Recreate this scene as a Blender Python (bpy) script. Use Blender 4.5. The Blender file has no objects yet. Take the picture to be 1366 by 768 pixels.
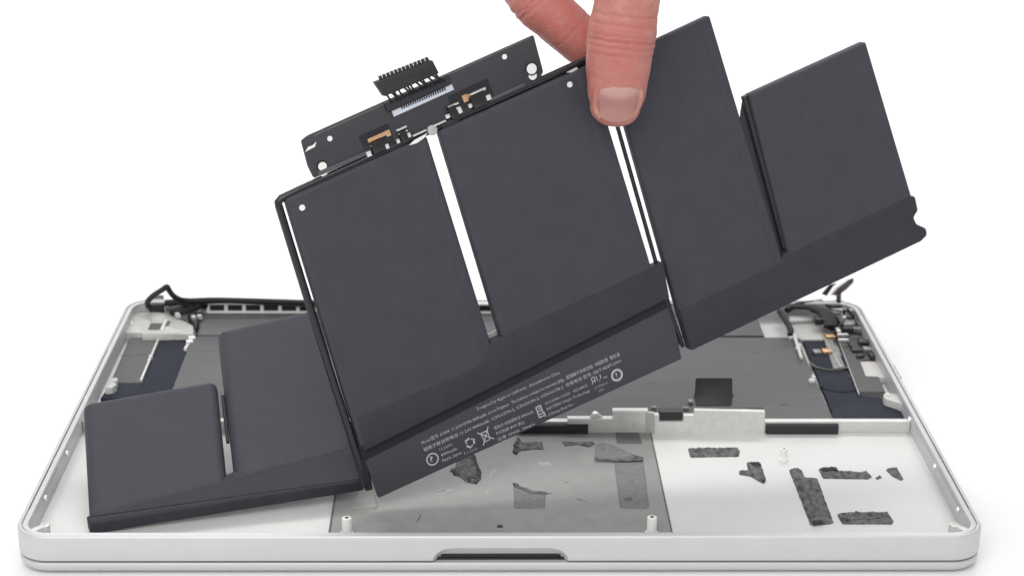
import bpy, bmesh, math, random
from mathutils import Vector, Matrix, noise
random.seed(7)
S = 0.001                                   # everything below is written in millimetres
scene = bpy.context.scene

# ------------------------------------------------------------------ camera, light, exposure
FPX, CAM = 2468.05, Vector((-11.463, -604.886, 335.755))
PITCH, YAW, ROLL = 0.3528, 0.0232, 0.0104
cam_d = bpy.data.cameras.new('camera'); cam = bpy.data.objects.new('camera', cam_d)
scene.collection.objects.link(cam); scene.camera = cam
cam_d.sensor_width = 36.0; cam_d.lens = 36.0 * FPX / 1366.0
cam_d.clip_start = 0.02; cam_d.clip_end = 50
cam_d.dof.use_dof = True; cam_d.dof.focus_distance = 0.70; cam_d.dof.aperture_fstop = 20

def cam_ray(px, py):
    x = (px - 683) / FPX; up = -(py - 384) / FPX
    c, s = math.cos(ROLL), math.sin(ROLL); x, up = c*x - s*up, s*x + c*up
    c, s = math.cos(PITCH), math.sin(PITCH); y = c + s*up; z = -s + c*up
    c, s = math.cos(YAW), math.sin(YAW)
    return Vector((c*x + s*y, -s*x + c*y, z))
_f = cam_ray(683, 384); _r = (cam_ray(1683, 384) - _f).normalized(); _u = _r.cross(_f.normalized())
M = Matrix((_r, _u, -_f.normalized())).transposed().to_4x4(); M.translation = CAM * S
cam.matrix_world = M

scene.view_settings.view_transform = 'Standard'; scene.view_settings.look = 'None'
scene.view_settings.exposure = 0.0; scene.view_settings.gamma = 1.0
scene.view_settings.use_curve_mapping = False
world = bpy.data.worlds.new('World'); scene.world = world; world.use_nodes = True
bg = world.node_tree.nodes['Background']
bg.inputs[0].default_value = (0.97, 0.985, 1.0, 1); bg.inputs[1].default_value = 0.56

def area(name, loc, target, size, power, color=(1, 1, 1), sy=None):
    d = bpy.data.lights.new(name, 'AREA'); d.energy = power; d.color = color
    d.shape = 'RECTANGLE'; d.size = size; d.size_y = sy or size
    o = bpy.data.objects.new(name, d); scene.collection.objects.link(o)
    o.location = loc
    o.rotation_euler = (Vector(target) - Vector(loc)).to_track_quat('-Z', 'Y').to_euler()
    return o
area('softbox_overhead', (0.1, 0.30, 1.5), (0.0, 0.15, 0), 1.6, 3.0)
area('softbox_front', (-0.40, -1.25, 1.40), (0, 0.1, 0.08), 1.6, 24.5, (1.0, 0.985, 0.97))
area('added_backdrop_fill', (0.0, 1.5, 1.7), (0.0, 2.2, 0.2), 2.4, 44.0, sy=1.2)  # unseen lamp added to whiten the sweep behind

# ------------------------------------------------------------------ projection helpers (photo measurements -> points in the place)
def at(px, py, z):
    d = cam_ray(px, py); return CAM + d * ((z - CAM.z) / d.z)
def aty(px, py, y):
    d = cam_ray(px, py); return CAM + d * ((y - CAM.y) / d.y)

class Frame:
    """a plane in the place: origin, right, up (in the plane), normal; millimetres"""
    def __init__(s, o, u, v):
        s.o = Vector(o); s.u = Vector(u).normalized(); s.v = Vector(v).normalized(); s.n = s.u.cross(s.v)
    def p(s, a, b, c=0.0): return s.o + s.u*a + s.v*b + s.n*c
    def px(s, x, y, off=0.0):
        d = cam_ray(x, y); t = ((s.o + s.n*off - CAM).dot(s.n)) / d.dot(s.n); w = CAM + d*t - s.o
        return (w.dot(s.u), w.dot(s.v))
def poly(F, L_, off=0.0): return [F.px(x, y, off) for x, y in L_]
def floor_frame(z): return Frame((0, 0, z), (1, 0, 0), (0, 1, 0))
def tilted(o, yaw, lean):
    yaw, lean = math.radians(yaw), math.radians(lean)
    u = Vector((math.cos(yaw), math.sin(yaw), 0)); b = Vector((-math.sin(yaw), math.cos(yaw), 0))
    return Frame(o, u, math.cos(lean)*Vector((0, 0, 1)) + math.sin(lean)*b)

# ------------------------------------------------------------------ materials
def material(name, color, rough=0.5, metal=0.0, spec=0.5, var=0.0, scale=1.0, bump=0.0, bscale=4.0,
             stretch=(1, 1, 1), color2=None, coat=0.0, detail=6.0, contrast=(0.35, 0.65), rvar=0.0, wave=0.0):
    m = bpy.data.materials.new(name); m.use_nodes = True
    nt = m.node_tree; b = nt.nodes['Principled BSDF']; L = nt.links.new
    b.inputs['Base Color'].default_value = (*color, 1); b.inputs['Roughness'].default_value = rough
    b.inputs['Metallic'].default_value = metal; b.inputs['Specular IOR Level'].default_value = spec
    b.inputs['Coat Weight'].default_value = coat; b.inputs['Coat Roughness'].default_value = 0.15
    tc = nt.nodes.new('ShaderNodeTexCoord'); mp = nt.nodes.new('ShaderNodeMapping')
    mp.inputs['Scale'].default_value = tuple(1000*k for k in stretch); L(tc.outputs['Object'], mp.inputs['Vector'])
    if var > 0 or color2 or rvar:
        n = nt.nodes.new('ShaderNodeTexNoise'); n.inputs['Scale'].default_value = scale; n.inputs['Detail'].default_value = detail
        n.inputs['Roughness'].default_value = 0.65
        L(mp.outputs[0], n.inputs['Vector'])
        cr = nt.nodes.new('ShaderNodeValToRGB'); c2 = color2 or tuple(c*(1-var) for c in color)
        cr.color_ramp.elements[0].position, cr.color_ramp.elements[1].position = contrast
        cr.color_ramp.elements[0].color = (*c2, 1); cr.color_ramp.elements[1].color = (*color, 1)
        L(n.outputs['Fac'], cr.inputs['Fac']); L(cr.outputs[0], b.inputs['Base Color'])
        if rvar:
            mr = nt.nodes.new('ShaderNodeMapRange'); mr.inputs['To Min'].default_value = rough - rvar; mr.inputs['To Max'].default_value = rough + rvar
            mr.inputs['From Min'].default_value = 0.3; mr.inputs['From Max'].default_value = 0.7
            L(n.outputs['Fac'], mr.inputs['Value']); L(mr.outputs[0], b.inputs['Roughness'])
    if wave > 0:
        n3 = nt.nodes.new('ShaderNodeTexNoise'); n3.inputs['Scale'].default_value = 0.045; n3.inputs['Detail'].default_value = 2; L(mp.outputs[0], n3.inputs['Vector'])
        b3 = nt.nodes.new('ShaderNodeBump'); b3.inputs['Strength'].default_value = wave; b3.inputs['Distance'].default_value = 0.002
        L(n3.outputs['Fac'], b3.inputs['Height']); L(b3.outputs[0], b.inputs['Normal'])
    if bump > 0:
        n2 = nt.nodes.new('ShaderNodeTexNoise'); n2.inputs['Scale'].default_value = bscale; n2.inputs['Detail'].default_value = 4
        L(mp.outputs[0], n2.inputs['Vector'])
        bp = nt.nodes.new('ShaderNodeBump'); bp.inputs['Strength'].default_value = bump; bp.inputs['Distance'].default_value = 0.0002
        L(n2.outputs['Fac'], bp.inputs['Height']); L(bp.outputs[0], b.inputs['Normal'])
        if wave > 0: L(b3.outputs[0], bp.inputs['Normal'])
    return m

MAT = dict(
    table=material('white_table', (0.86, 0.86, 0.865), 0.5, spec=0.25, var=0.02, scale=0.01),
    alu=material('bead_blasted_aluminium', (0.60, 0.60, 0.605), 0.45, 0.35, var=0.03, scale=0.08, bump=0.12, bscale=5.0),
    alu_floor=material('inner_aluminium', (0.68, 0.685, 0.665), 0.5, 0.25, var=0.05, scale=0.03, bump=0.12, bscale=4.0, rvar=0.05),
    alu_cast=material('bracket_aluminium', (0.68, 0.68, 0.655), 0.45, 0.3, var=0.12, scale=0.2),
    alu_dull=material('dull_cut_aluminium', (0.5, 0.5, 0.49), 0.5, 0.5),
    gasket=material('black_rubber_gasket', (0.012, 0.013, 0.017), 0.5),
    steel=material('trackpad_steel', (0.30, 0.297, 0.287), 0.5, 0.08, spec=.25, var=0.14, scale=0.12, bump=0.25, bscale=0.6, rvar=0.08),
    smear=material('dried_glue_smear', (0.41, 0.408, 0.395), 0.4, 0.1, var=0.3, scale=0.5),
    shield=material('brushed_shield', (0.140, 0.138, 0.141), 0.48, 0.15, spec=.25, color2=(0.106, 0.105, 0.108), scale=0.09, stretch=(0.25, 2.2, 1), bump=0.12, bscale=0.8, rvar=0.06),
    shield_edge=material('shield_edge_foam', (0.022, 0.022, 0.026), 0.7),
    pouch=material('battery_pouch_film', (0.061, 0.061, 0.074), 0.55, spec=0.14, var=0.10, scale=0.12, bump=0.25, bscale=3.5, rvar=0.07, wave=0.35),
    pouch_edge=material('battery_film_flap', (0.046, 0.046, 0.057), 0.52, spec=0.14, var=0.15, scale=0.12, bump=0.25, bscale=3.0, rvar=0.07, wave=0.7),
    strip=material('battery_label_plastic', (0.062, 0.062, 0.075), 0.5, spec=0.25, var=0.08, scale=0.5, bump=0.15, bscale=4.0),
    gloss=material('gloss_black_plastic', (0.014, 0.014, 0.017), 0.22, spec=0.5),
    black=material('matt_black_plastic', (0.02, 0.02, 0.024), 0.5),
    board=material('black_circuit_board', (0.040, 0.040, 0.047), 0.5, var=0.15, scale=0.5),
    cable=material('black_cable_sheath', (0.018, 0.018, 0.021), 0.6, spec=.3),
    cable_grey=material('grey_cable_sheath', (0.075, 0.075, 0.088), 0.5),
    navy=material('speaker_navy_plastic', (0.030, 0.034, 0.049), 0.65, spec=.12, var=0.25, scale=1.5, bump=0.2, bscale=3.0),
    sheet=material('grey_insulating_sheet', (0.130, 0.128, 0.127), 0.6, spec=.2, var=0.12, scale=0.3),
    white=material('white_plastic', (0.80, 0.80, 0.78), 0.4),
    cream=material('clear_cast_plastic', (0.56, 0.56, 0.53), 0.35, var=0.15, scale=0.3),
    gold=material('gold_contact', (0.80, 0.50, 0.28), 0.35, 0.8, var=0.25, scale=1.0),
    chrome=material('bright_solder', (0.86, 0.86, 0.86), 0.28, 0.7),
    tin=material('tinned_can', (0.36, 0.35, 0.33), 0.4, 0.6, color2=(0.2, 0.195, 0.185), scale=0.35, contrast=(0.3, 0.7)),
    contact=material('contact_strip', (0.55, 0.60, 0.68), 0.4),
    flex=material('brown_flex_ribbon', (0.16, 0.12, 0.095), 0.4, color2=(0.04, 0.035, 0.035), scale=0.3),
    glue=material('torn_adhesive', (0.165, 0.163, 0.166), 0.85, color2=(0.030, 0.029, 0.030), scale=0.38, contrast=(0.32, 0.62), bump=0.9, bscale=0.9, stretch=(1, 0.6, 1)),
    glue_dark=material('black_adhesive_lump', (0.022, 0.021, 0.022), .8, bump=.6, bscale=1.0),
    fold_shade=material('painted_fold_shade', (0.026, 0.026, 0.031), 0.6, spec=.2),  # near-black for the shade painted along the fold
    edge_shine=material('painted_edge_highlight', (0.19, 0.19, 0.195), 0.5),  # lighter grey for highlights painted along cell edges
    glue_thin=material('thin_adhesive', (0.20, 0.198, 0.205), 0.7, color2=(0.135, 0.133, 0.138), scale=0.5, bump=0.4, bscale=0.8),
    ink=material('light_grey_ink', (0.44, 0.44, 0.47), 0.6),
    ink_dim=material('thin_grey_ink', (0.30, 0.30, 0.33), 0.6),
    paper=material('pale_label_paper', (0.62, 0.61, 0.57), 0.6),
)

# ------------------------------------------------------------------ mesh helpers
class MB:
    def __init__(s): s.v = []; s.f = []
    def add(s, vs, fs):
        k = len(s.v); s.v += [Vector(v) for v in vs]; s.f += [tuple(i + k for i in f) for f in fs]
    def rings(s, rings, cap0=True, cap1=True, closed=True):
        k = len(s.v); n = len(rings[0])
        for r in rings: s.v += [Vector(p) for p in r]
        for i in range(len(rings) - 1):
            for j in range(n if closed else n - 1):
                a, b = k + i*n + j, k + i*n + (j+1) % n
                s.f.append((a, b, b + n, a + n))
        if cap0: s.f.append(tuple(k + j for j in reversed(range(n))))
        if cap1: s.f.append(tuple(k + (len(rings)-1)*n + j for j in range(n)))
    def prism(s, F, pts, t0, t1, bevel=0.0, seg=3, back=0.0, flat=0.0, rnd=0.0):
        """polygon pts (a, b in F) raised from t0 to t1 along F.n with a rounded front edge"""
        pts = ccw(pts); R = []
        def off(d): return rounded(inset(pts, d), max(rnd - d, .4), 5) if rnd else inset(pts, d)
        if back > 0: R.append([F.p(a, b, t0) for a, b in off(back)]); R.append([F.p(a, b, t0 + back) for a, b in off(0)])
        else: R.append([F.p(a, b, t0) for a, b in off(0)])
        if bevel > 0:
            for i in range(seg + 1):
                w = math.pi/2 * i/seg
                R.append([F.p(a, b, t1 - bevel + bevel*math.sin(w)) for a, b in off(bevel*(1 - math.cos(w)))])
            if flat: R.append([F.p(a, b, t1) for a, b in off(bevel + flat)])
        else: R.append([F.p(a, b, t1) for a, b in off(0)])
        s.rings(R)
    def box(s, F, a, b, w, h, t0, t1, rot=0.0, bevel=0.0):
        c, sn = math.cos(rot), math.sin(rot)
        s.prism(F, [(a + x*c - y*sn, b + x*sn + y*c) for x, y in ((-w/2, -h/2), (w/2, -h/2), (w/2, h/2), (-w/2, h/2))], t0, t1, bevel, 2)
    def disc(s, F, a, b, r, t0, t1, n=20, bevel=0.0):
        s.prism(F, [(a + r*math.cos(2*math.pi*i/n), b + r*math.sin(2*math.pi*i/n)) for i in range(n)], t0, t1, bevel, 2)
    def ring(s, F, a, b, r0, r1, t0, t1, n=28, arc=(0, 1)):
        full = arc == (0, 1); m = n if full else n + 1
        def q(r, t): return [F.p(a + r*math.cos(2*math.pi*(arc[0] + (arc[1]-arc[0])*i/n)), b + r*math.sin(2*math.pi*(arc[0] + (arc[1]-arc[0])*i/n)), t) for i in range(m)]
        A, B, C_, D = q(r1, t0), q(r1, t1), q(r0, t1), q(r0, t0); k = len(s.v); s.v += A + B + C_ + D
        for i in range(n):
            j = (i + 1) % m
            for x, y in ((0, 1), (1, 2), (2, 3), (3, 0)): s.f.append((k + x*m + i, k + x*m + j, k + y*m + j, k + y*m + i))
        if not full:
            s.f.append((k, k + m, k + 2*m, k + 3*m)); s.f.append((k + 4*m - 1, k + 3*m - 1, k + 2*m - 1, k + m - 1))
    def line(s, F, p, q, w, t0, t1, bevel=0.0):
        d = Vector((q[0]-p[0], q[1]-p[1])); L_ = d.length
        s.box(F, (p[0]+q[0])/2, (p[1]+q[1])/2, L_, w, t0, t1, math.atan2(d.y, d.x), bevel)
    def tube(s, pts, r, seg=10, smooth=4, flat=1.0, up=None):
        pts = spline([Vector(p) for p in pts], smooth) if smooth > 1 else [Vector(p) for p in pts]
        R = []; t = (pts[1] - pts[0]).normalized()
        side = (up or (Vector((0, 0, 1)) if abs(t.z) < .9 else Vector((1, 0, 0)))).cross(t).normalized()
        for i, p in enumerate(pts):
            t = (pts[min(i+1, len(pts)-1)] - pts[max(i-1, 0)]).normalized()
            side = (side - t*side.dot(t)).normalized(); o = t.cross(side)
            rr = r[i*(len(r)-1)//(len(pts)-1)] if isinstance(r, (list, tuple)) else r
            R.append([p + side*math.cos(2*math.pi*k/seg)*rr + o*math.sin(2*math.pi*k/seg)*rr*flat for k in range(seg)])
        s.rings(R)
    def build(s, name, mat, parent=None, angle=35, smooth=True):
        me = bpy.data.meshes.new(name)
        base = Vector(parent['base']) if parent is not None else Vector((0, 0, 0))
        me.from_pydata([(v - base) * S for v in s.v], [], s.f); me.update()
        bm = bmesh.new(); bm.from_mesh(me); bmesh.ops.recalc_face_normals(bm, faces=bm.faces); bm.to_mesh(me); bm.free()
        return link(name, me, mat, parent, angle, smooth)

def link(name, me, mat, parent=None, angle=35, smooth=True):
    me.materials.clear(); me.materials.append(MAT[mat] if isinstance(mat, str) else mat)
    if smooth:
        me.polygons.foreach_set('use_smooth', [True]*len(me.polygons)); me.set_sharp_from_angle(angle=math.radians(angle))
    o = bpy.data.objects.new(name, me); scene.collection.objects.link(o)
    if parent is not None: o.parent = parent; o['base'] = parent['base']
    return o

def spline(P, k):
    out = []
    for i in range(len(P) - 1):
        a, b, c, d = P[max(i-1, 0)], P[i], P[i+1], P[min(i+2, len(P)-1)]
        for j in range(k):
            t = j/k
            out.append(0.5*((2*b) + (c-a)*t + (2*a-5*b+4*c-d)*t*t + (3*b-a-3*c+d)*t**3))
    return out + [P[-1]]
def area2(p): return sum(p[i][0]*p[(i+1) % len(p)][1] - p[(i+1) % len(p)][0]*p[i][1] for i in range(len(p)))
def ccw(p): return list(p) if area2(p) > 0 else list(reversed(p))
def inset(pts, d):
    if d <= 1e-9: return list(pts)
    out = []; n = len(pts)
    for i in range(n):
        a, b, c = Vector(pts[i-1]), Vector(pts[i]), Vector(pts[(i+1) % n])
        e, f = (b-a), (c-b)
        if e.length < 1e-9 or f.length < 1e-9: out.append((b.x, b.y)); continue
        e.normalize(); f.normalize(); n1, n2 = Vector((-e.y, e.x)), Vector((-f.y, f.x))
        m = n1 + n2
        if m.length < .3: m = n1
        m.normalize(); k = d / max(m.dot(n1), .4); q = b + m*k; out.append((q.x, q.y))
    return out
def rounded(pts, r, seg=4):
    pts = ccw(pts); n = len(pts); out = []
    rs = r if isinstance(r, (list, tuple)) else [r]*n
    for i in range(n):
        a, b, c = Vector(pts[i-1]), Vector(pts[i]), Vector(pts[(i+1) % n]); q = rs[i]
        if q <= 0: out.append((b.x, b.y)); continue
        e, f = (a-b), (c-b); q = min(q, e.length*.45, f.length*.45); e.normalize(); f.normalize()
        p0, p2 = b + e*q, b + f*q
        for j in range(seg + 1):
            t = j/seg; w = p0*(1-t)**2 + b*2*t*(1-t) + p2*t*t; out.append((w.x, w.y))
    return out
def ragged(pts, step=1.0, amp=0.35, seed=0):
    """a torn outline: resample the edges and shift each sample by noise"""
    out = []; n = len(pts)
    for i in range(n):
        a, b = Vector(pts[i]), Vector(pts[(i+1) % n]); L_ = (b-a).length; k = max(1, int(L_/step))
        for j in range(k):
            q = a.lerp(b, j/k); w = noise.noise_vector(Vector((q.x*.8 + seed*7.3, q.y*.8, seed)))
            out.append((q.x + w.x*amp, q.y + w.y*amp))
    return out

def root(name, label, cat, base):
    o = bpy.data.objects.new(name, None); scene.collection.objects.link(o); o.empty_display_size = .02
    o.location = Vector(base)*S; o['base'] = list(base); o['label'] = label; o['category'] = cat
    return o

# ------------------------------------------------------------------ the white sweep
sw = MB(); prof = [(-2500, 0), (1200, 0), (2600, 0)]
for i in range(1, 13):
    w = math.pi/2*i/12; prof.append((2600 + 700*math.sin(w), 700*(1 - math.cos(w))))
prof.append((3300, 2600))
sw.rings([[(x, y, z) for y, z in prof] for x in (-3200, 3200)], False, False, closed=False)
bd = sw.build('table_surface', 'table'); bd['kind'] = 'structure'; bd['label'] = 'seamless white table surface sweeping up behind the laptop'

# ------------------------------------------------------------------ the laptop case (upside down, cover off)
lap = root('laptop', 'silver laptop lying upside down on white table, bottom cover removed and inside exposed', 'laptop', (0, 123.5, 0))
HW, DEPTH, ZR, ZF = 179.45, 247.1, 16.0, 7.0
def rr(d, z, r=12.5, seg=9):
    x0, x1, y0, y1 = -HW + d, HW - d, d, DEPTH - d; r = max(r - d, 1.5); P = []
    for cx, cy, a0 in ((x1-r, y0+r, -90), (x1-r, y1-r, 0), (x0+r, y1-r, 90), (x0+r, y0+r, 180)):
        for i in range(seg + 1):
            w = math.radians(a0 + 90*i/seg); P.append((cx + r*math.cos(w), cy + r*math.sin(w), z))
    return P
sh = MB()
sh.rings([rr(d, z) for d, z in ((1.6, 5.5), (.7, 5.6), (.2, 6.0), (0, 6.8), (0, 14.9), (.12, 15.4), (.4, 15.8), (.8, 16.0), (1.35, 16.0), (1.5, 15.9),
    (1.52, 15.1), (1.95, 15.1), (1.97, 15.7), (2.2, 15.8), (3.6, 15.8), (3.9, 15.6), (4.0, 15.0), (4.0, 7.9), (4.25, 7.25), (4.9, 7.0))])
shell = sh.build('case_shell', 'alu', lap)
# the finger notch is cut out of the front wall
n0, n1 = aty(577, 750, 0), aty(759, 750, 0); ztop = aty(668, 730.5, 0).z
cut = MB(); NX0, NX1 = n0.x, n1.x
def notch_ring(y, zt, shrink):
    P = [(NX0 + shrink, y, 4.0), (NX1 - shrink, y, 4.0)]
    h = zt - 5.4
    for i in range(9):
        w = math.pi/2*i/8; P.append((NX1 - shrink - h*1.25*(1 - math.cos(w)) , y, 5.4 + h*math.sin(w)))
    for i in range(9):
        w = math.pi/2*(1 - i/8); P.append((NX0 + shrink + h*1.25*(1 - math.cos(w)), y, 5.4 + h*math.sin(w)))
    return P
cut.rings([notch_ring(-3, ztop + .45, -.2), notch_ring(0.0, ztop, 0), notch_ring(.9, ztop - 1.1, .5), notch_ring(1.9, ztop - 2.4, 1.1), notch_ring(2.7, 7.6, 1.7), notch_ring(3.8, 7.5, 1.9)])
cutter = cut.build('notch_cutter', 'alu', lap)
bo = shell.modifiers.new('notch', 'BOOLEAN'); bo.operation = 'DIFFERENCE'; bo.object = cutter; bo.solver = 'EXACT'
bpy.context.view_layer.update()
me = bpy.data.meshes.new_from_object(shell.evaluated_get(bpy.context.evaluated_depsgraph_get()))
shell.modifiers.clear(); shell.data = me; bpy.data.objects.remove(cutter)
me.materials.clear(); me.materials.append(MAT['alu'])
for p in me.polygons: p.use_smooth = True
me.set_sharp_from_angle(angle=math.radians(32))
# the inner floor sheet: its own skin on the shell floor
fl = MB(); fl.rings([rr(5.6, 7.02), rr(5.6, 7.12)]); fl.build('palm_rest_floor', 'alu_floor', lap)
gk = MB(); gk.rings([rr(2.8, 4.9), rr(2.8, 5.7)]); gk.rings([[(NX0 + 3.0, 3.2, 4.95), (NX1 - 3.0, 3.2, 4.95), (NX1 - 3.0, 5, 4.95), (NX0 + 3.0, 5, 4.95)], [(NX0 + 3.0, 3.2, 7.45), (NX1 - 3.0, 3.2, 7.45), (NX1 - 3.0, 5, 7.45), (NX0 + 3.0, 5, 7.45)]])
gk.build('rubber_gasket', 'gasket', lap)
ld = MB(); ld.rings([rr(d, z) for d, z in ((6.0, .3), (3.4, .45), (1.8, 1.0), (.8, 1.9), (.3, 2.9), (.15, 3.9), (.2, 4.5), (.45, 4.85), (.9, 4.95), (3.0, 4.95))])
ld.build('display_lid', 'alu', lap)

FZ = floor_frame(7.12)
def fpx(F, L_, off=0.0): return [F.px(x, y, off) for x, y in L_]
# trackpad plate
tp = MB(); tp.prism(FZ, [(-64.6, 5.7), (64.2, 5.7), (64.2, 112.2), (-64.6, 112.2)], 0, .35, .15, 2)
plate = tp.build('trackpad_plate', 'steel', lap)
FT = floor_frame(7.47)
for x, w_ in ((-64.9, .8), (64.6, .5)):
    g = MB(); g.line(FT, (x, 5.8), (x, 112), w_, -.2, .12); g.build('trackpad_seam', 'sheet', plate)
g = MB(); g.prism(FT, fpx(FT, [(820, 573), (851, 573), (857, 592), (823, 591)]), 0, .05); g.build('trackpad_flex_window', 'sheet', plate)
g = MB(); c_ = FT.px(667, 701)
g.prism(FT, rounded([(c_[0]-1.3, c_[1]-1.4), (c_[0]+1.3, c_[1]-1.4), (c_[0]+.9, c_[1]+.9), (c_[0]-.9, c_[1]+.9)], .5), 0, .06); g.build('screw_hole', 'gasket', plate)
for k, (x, y, a, l_, w) in enumerate(((655, 632, 70, 11, .8), (727, 618, 160, 7, 3.0), (783, 668, 150, 8, .5), (768, 642, 8, 22, .35), (650, 655, 80, 6, .4), (720, 660, 20, 16, .3), (592, 655, 30, 9, 1.2), (560, 690, 75, 10, .3))):
    c_ = FT.px(x, y); g = MB(); a = math.radians(a)
    pts = [(c_[0] + math.cos(a)*l_*t/2 - math.sin(a)*w/2*q, c_[1] + math.sin(a)*l_*t/2 + math.cos(a)*w/2*q) for t, q in ((-1, .3), (-.4, -1), (.5, -.8), (1, 0), (.4, 1), (-.5, .7))]
    g.prism(FT, ragged(pts, .5, .9, k), 0, .03); g.build('glue_smear', 'smear', plate)

# bay wall between palm rest and keyboard bay, with its brackets
FB = Frame((0, 110.4, 7.12), (1, 0, 0), (0, 0, 1))          # faces the viewer
def bpx(L_): return [FB.px(x, y) for x, y in L_]
zst = FB.px(1150, 562)[1]
w = MB(); w.box(FB, 0, zst/2, 2*(HW - 4.2), zst, -3.0, 0, 0, .3); w.build('bay_wall', 'alu_cast', lap)
w = MB(); w.prism(FB, rounded(bpx([(872, 580), (1019, 580), (1020, 547), (926, 545), (925, 552), (911, 552), (911, 560), (879, 560), (879, 551), (872, 551)]), 0.25, 2), -.9, 1.6, .2, 2)
brk = w.build('centre_bracket', 'alu_cast', lap)
w = MB(); a = FB.px(880, 548); b = FB.px(910, 558.5)
w.prism(FB, [(a[0], b[1]), (b[0], b[1]), (b[0], a[1]), (a[0], a[1])], -4, 1.0, .2, 2); w.build('black_plug', 'black', brk)
w = MB(); w.prism(FB, bpx([(757, 579), (864, 579), (864, 547.5), (817, 547.5), (817, 557), (805, 557), (799, 552), (790, 552), (786, 557), (757, 558)]), -1.2, .8, .3, 2)
br2 = w.build('side_bracket', 'alu_cast', lap)
w = MB(); p_ = bpx([(862, 579), (872, 579), (872, 549), (862, 549)]); w.prism(FB, p_, -.5, 1.2, .1, 1); w.build('bracket_return', 'alu_dull', br2)
w = MB(); w.line(FB, FB.px(817, 547), FB.px(864, 547), .9, -1.6, 1.3, .15); w.line(FB, FB.px(757, 557.5), FB.px(818, 557.5), .8, -1.6, 1.3, .15); w.build('bright_lip', 'white', br2)
w = MB(); c_ = FB.px(794, 553); w.disc(FB, c_[0], c_[1], 1.6, -.4, 1.5, 16, .3); w.build('rivet', 'chrome', br2)
# keyboard bay
FK = floor_frame(11.0)
kb = MB(); kb.prism(FK, [(-143.2, 111.2), (143.2, 111.2), (143.2, 210.0), (-143.2, 210.0)], -3.5, 0, .3, 2); shield = kb.build('keyboard_shield', 'shield', lap)
for x0, x1 in ((1022, 1117), (690, 784)):
    w = MB(); a, b = FB.px(x0, 566), FB.px(x1, 576.5); w.prism(FB, [(a[0], b[1]), (b[0], b[1]), (b[0], a[1] + .6), (a[0], a[1] + .6)], -1.0, 2.2, .5, 2); w.build('foam_edge', 'shield_edge', shield)
rear = MB(); rear.prism(FK, [(-143.5, 211.6), (128, 211.6), (128, 240.2), (-143.5, 240.2)], -3.5, .2, .3, 2); rear.build('rear_shield', 'shield', lap)
g = MB(); g.box(FK, 0, 210.8, 280, 1.5, -2.5, -1.2); g.build('shield_gap', 'gasket', shield)
for x, y, w_, a in ((1045, 540, 3.0, 10), (1010, 470, 2.2, 0), (780, 535, 3.2, 0), (868, 510, 4, 5), (210, 478, 2.0, 0)):
    c_ = FK.px(x, y); g = MB(); g.box(FK, c_[0], c_[1], w_, .5, 0, .04, math.radians(a)); g.build('scuff_mark', 'shield_edge', shield)
# black tab of folded ribbon
FTb = tilted(FB.p(FB.px(950, 545)[0], FB.px(950, 545)[1], -6), 0, 38)
def fq(F, L_, off=0.0): return [F.px(x, y, off) for x, y in L_]
g = MB(); g.prism(FTb, rounded(fq(FTb, [(928, 541), (976, 541), (977, 531), (979, 528), (977, 524), (977, 504), (928, 504), (927, 525), (925, 529), (927, 532)]), .8, 3), -.5, .3, .2, 2)
tab = g.build('ribbon_pull_tab', 'black', lap)
g = MB(); g.line(FK, FK.px(926, 547), FK.px(1018, 547), 1.4, .1, 1.0, .2); g.build('tab_shadow_strip', 'shield_edge', tab)  # dark strip standing in for the shadow under the tab
g = MB()
for x, y, w_, h_ in ((872, 546, 2.4, 1.2), (915, 547, 2.6, 1.0), (921, 538, 1.8, 3.2)): c_ = FK.px(x, y); g.box(FK, c_[0], c_[1], w_, h_, 0, 1.5, 0, .2)
g.build('ribbon_latch', 'tin', lap)

# posts on the floor
def post(x, y, h, r, base=1.6):
    c_ = FZ.px(x, y); m = MB(); m.disc(FZ, c_[0], c_[1], r*base, 0, .9, 18, .3); m.disc(FZ, c_[0], c_[1], r, .8, h, 18, .4)
    o = m.build('screw_post', 'white', lap); m = MB(); m.disc(FZ, c_[0], c_[1], r*.4, h - .2, h + .05, 12); m.build('threaded_hole', 'gasket', o)
post(1045, 613, 5.2, 1.3); post(463, 712, 7.0, 1.9, 1.3); post(869, 711, 7.0, 1.9, 1.3)
# corner bosses
for sx in (-1, 1):
    m = MB(); F = floor_frame(7.2)
    m.line(F, (sx*176.0, 7.0), (sx*170.6, 12.6), 3.0, 0, 6.9, .7); o = m.build('corner_boss', 'alu_cast', lap)
    m = MB(); m.disc(F, sx*170.0, 13.2, 2.0, -.05, 7.0, 20, .6); m.build('boss_end', 'alu_cast', o)
    m = MB(); m.disc(F, sx*170.0, 13.2, .7, 6.9, 7.06, 14); m.build('threaded_hole', 'alu_dull', o)
# bright screw heads and clips along the side walls
FWr = Frame((HW - 4.0, 0, 0), (0, 1, 0), (0, 0, 1)); FWr.n = Vector((-1, 0, 0))
FWl = Frame((-HW + 4.0, 0, 0), (0, 1, 0), (0, 0, 1)); FWl.n = Vector((1, 0, 0))
for F, ys in ((FWr, (28, 66, 112)), (FWl, (38, 78))):
    for y in ys:
        m = MB(); m.disc(F, y, 12.6, 1.15, -.3, 1.0, 16, .4); m.build('wall_screw', 'chrome', lap)
    for y0, y1 in ((24, 62), (70, 104), (118, 150), (160, 205)):
        m = MB(); m.line(F, (y0, 14.0), (y1, 14.0), .8, -.3, .12); m.build('wall_slot', 'alu_dull', lap)
# outer rim grooves: dark dashes between lip and ledge
for sx in (-1, 1):
    for y0, y1 in ((24, 66), (68, 128), (131, 182)):
        m = MB(); m.box(floor_frame(15.1), sx*(HW - 1.73), (y0 + y1)/2, .34, y1 - y0, -.05, .18); m.build('rim_groove', 'sheet', lap)

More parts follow.
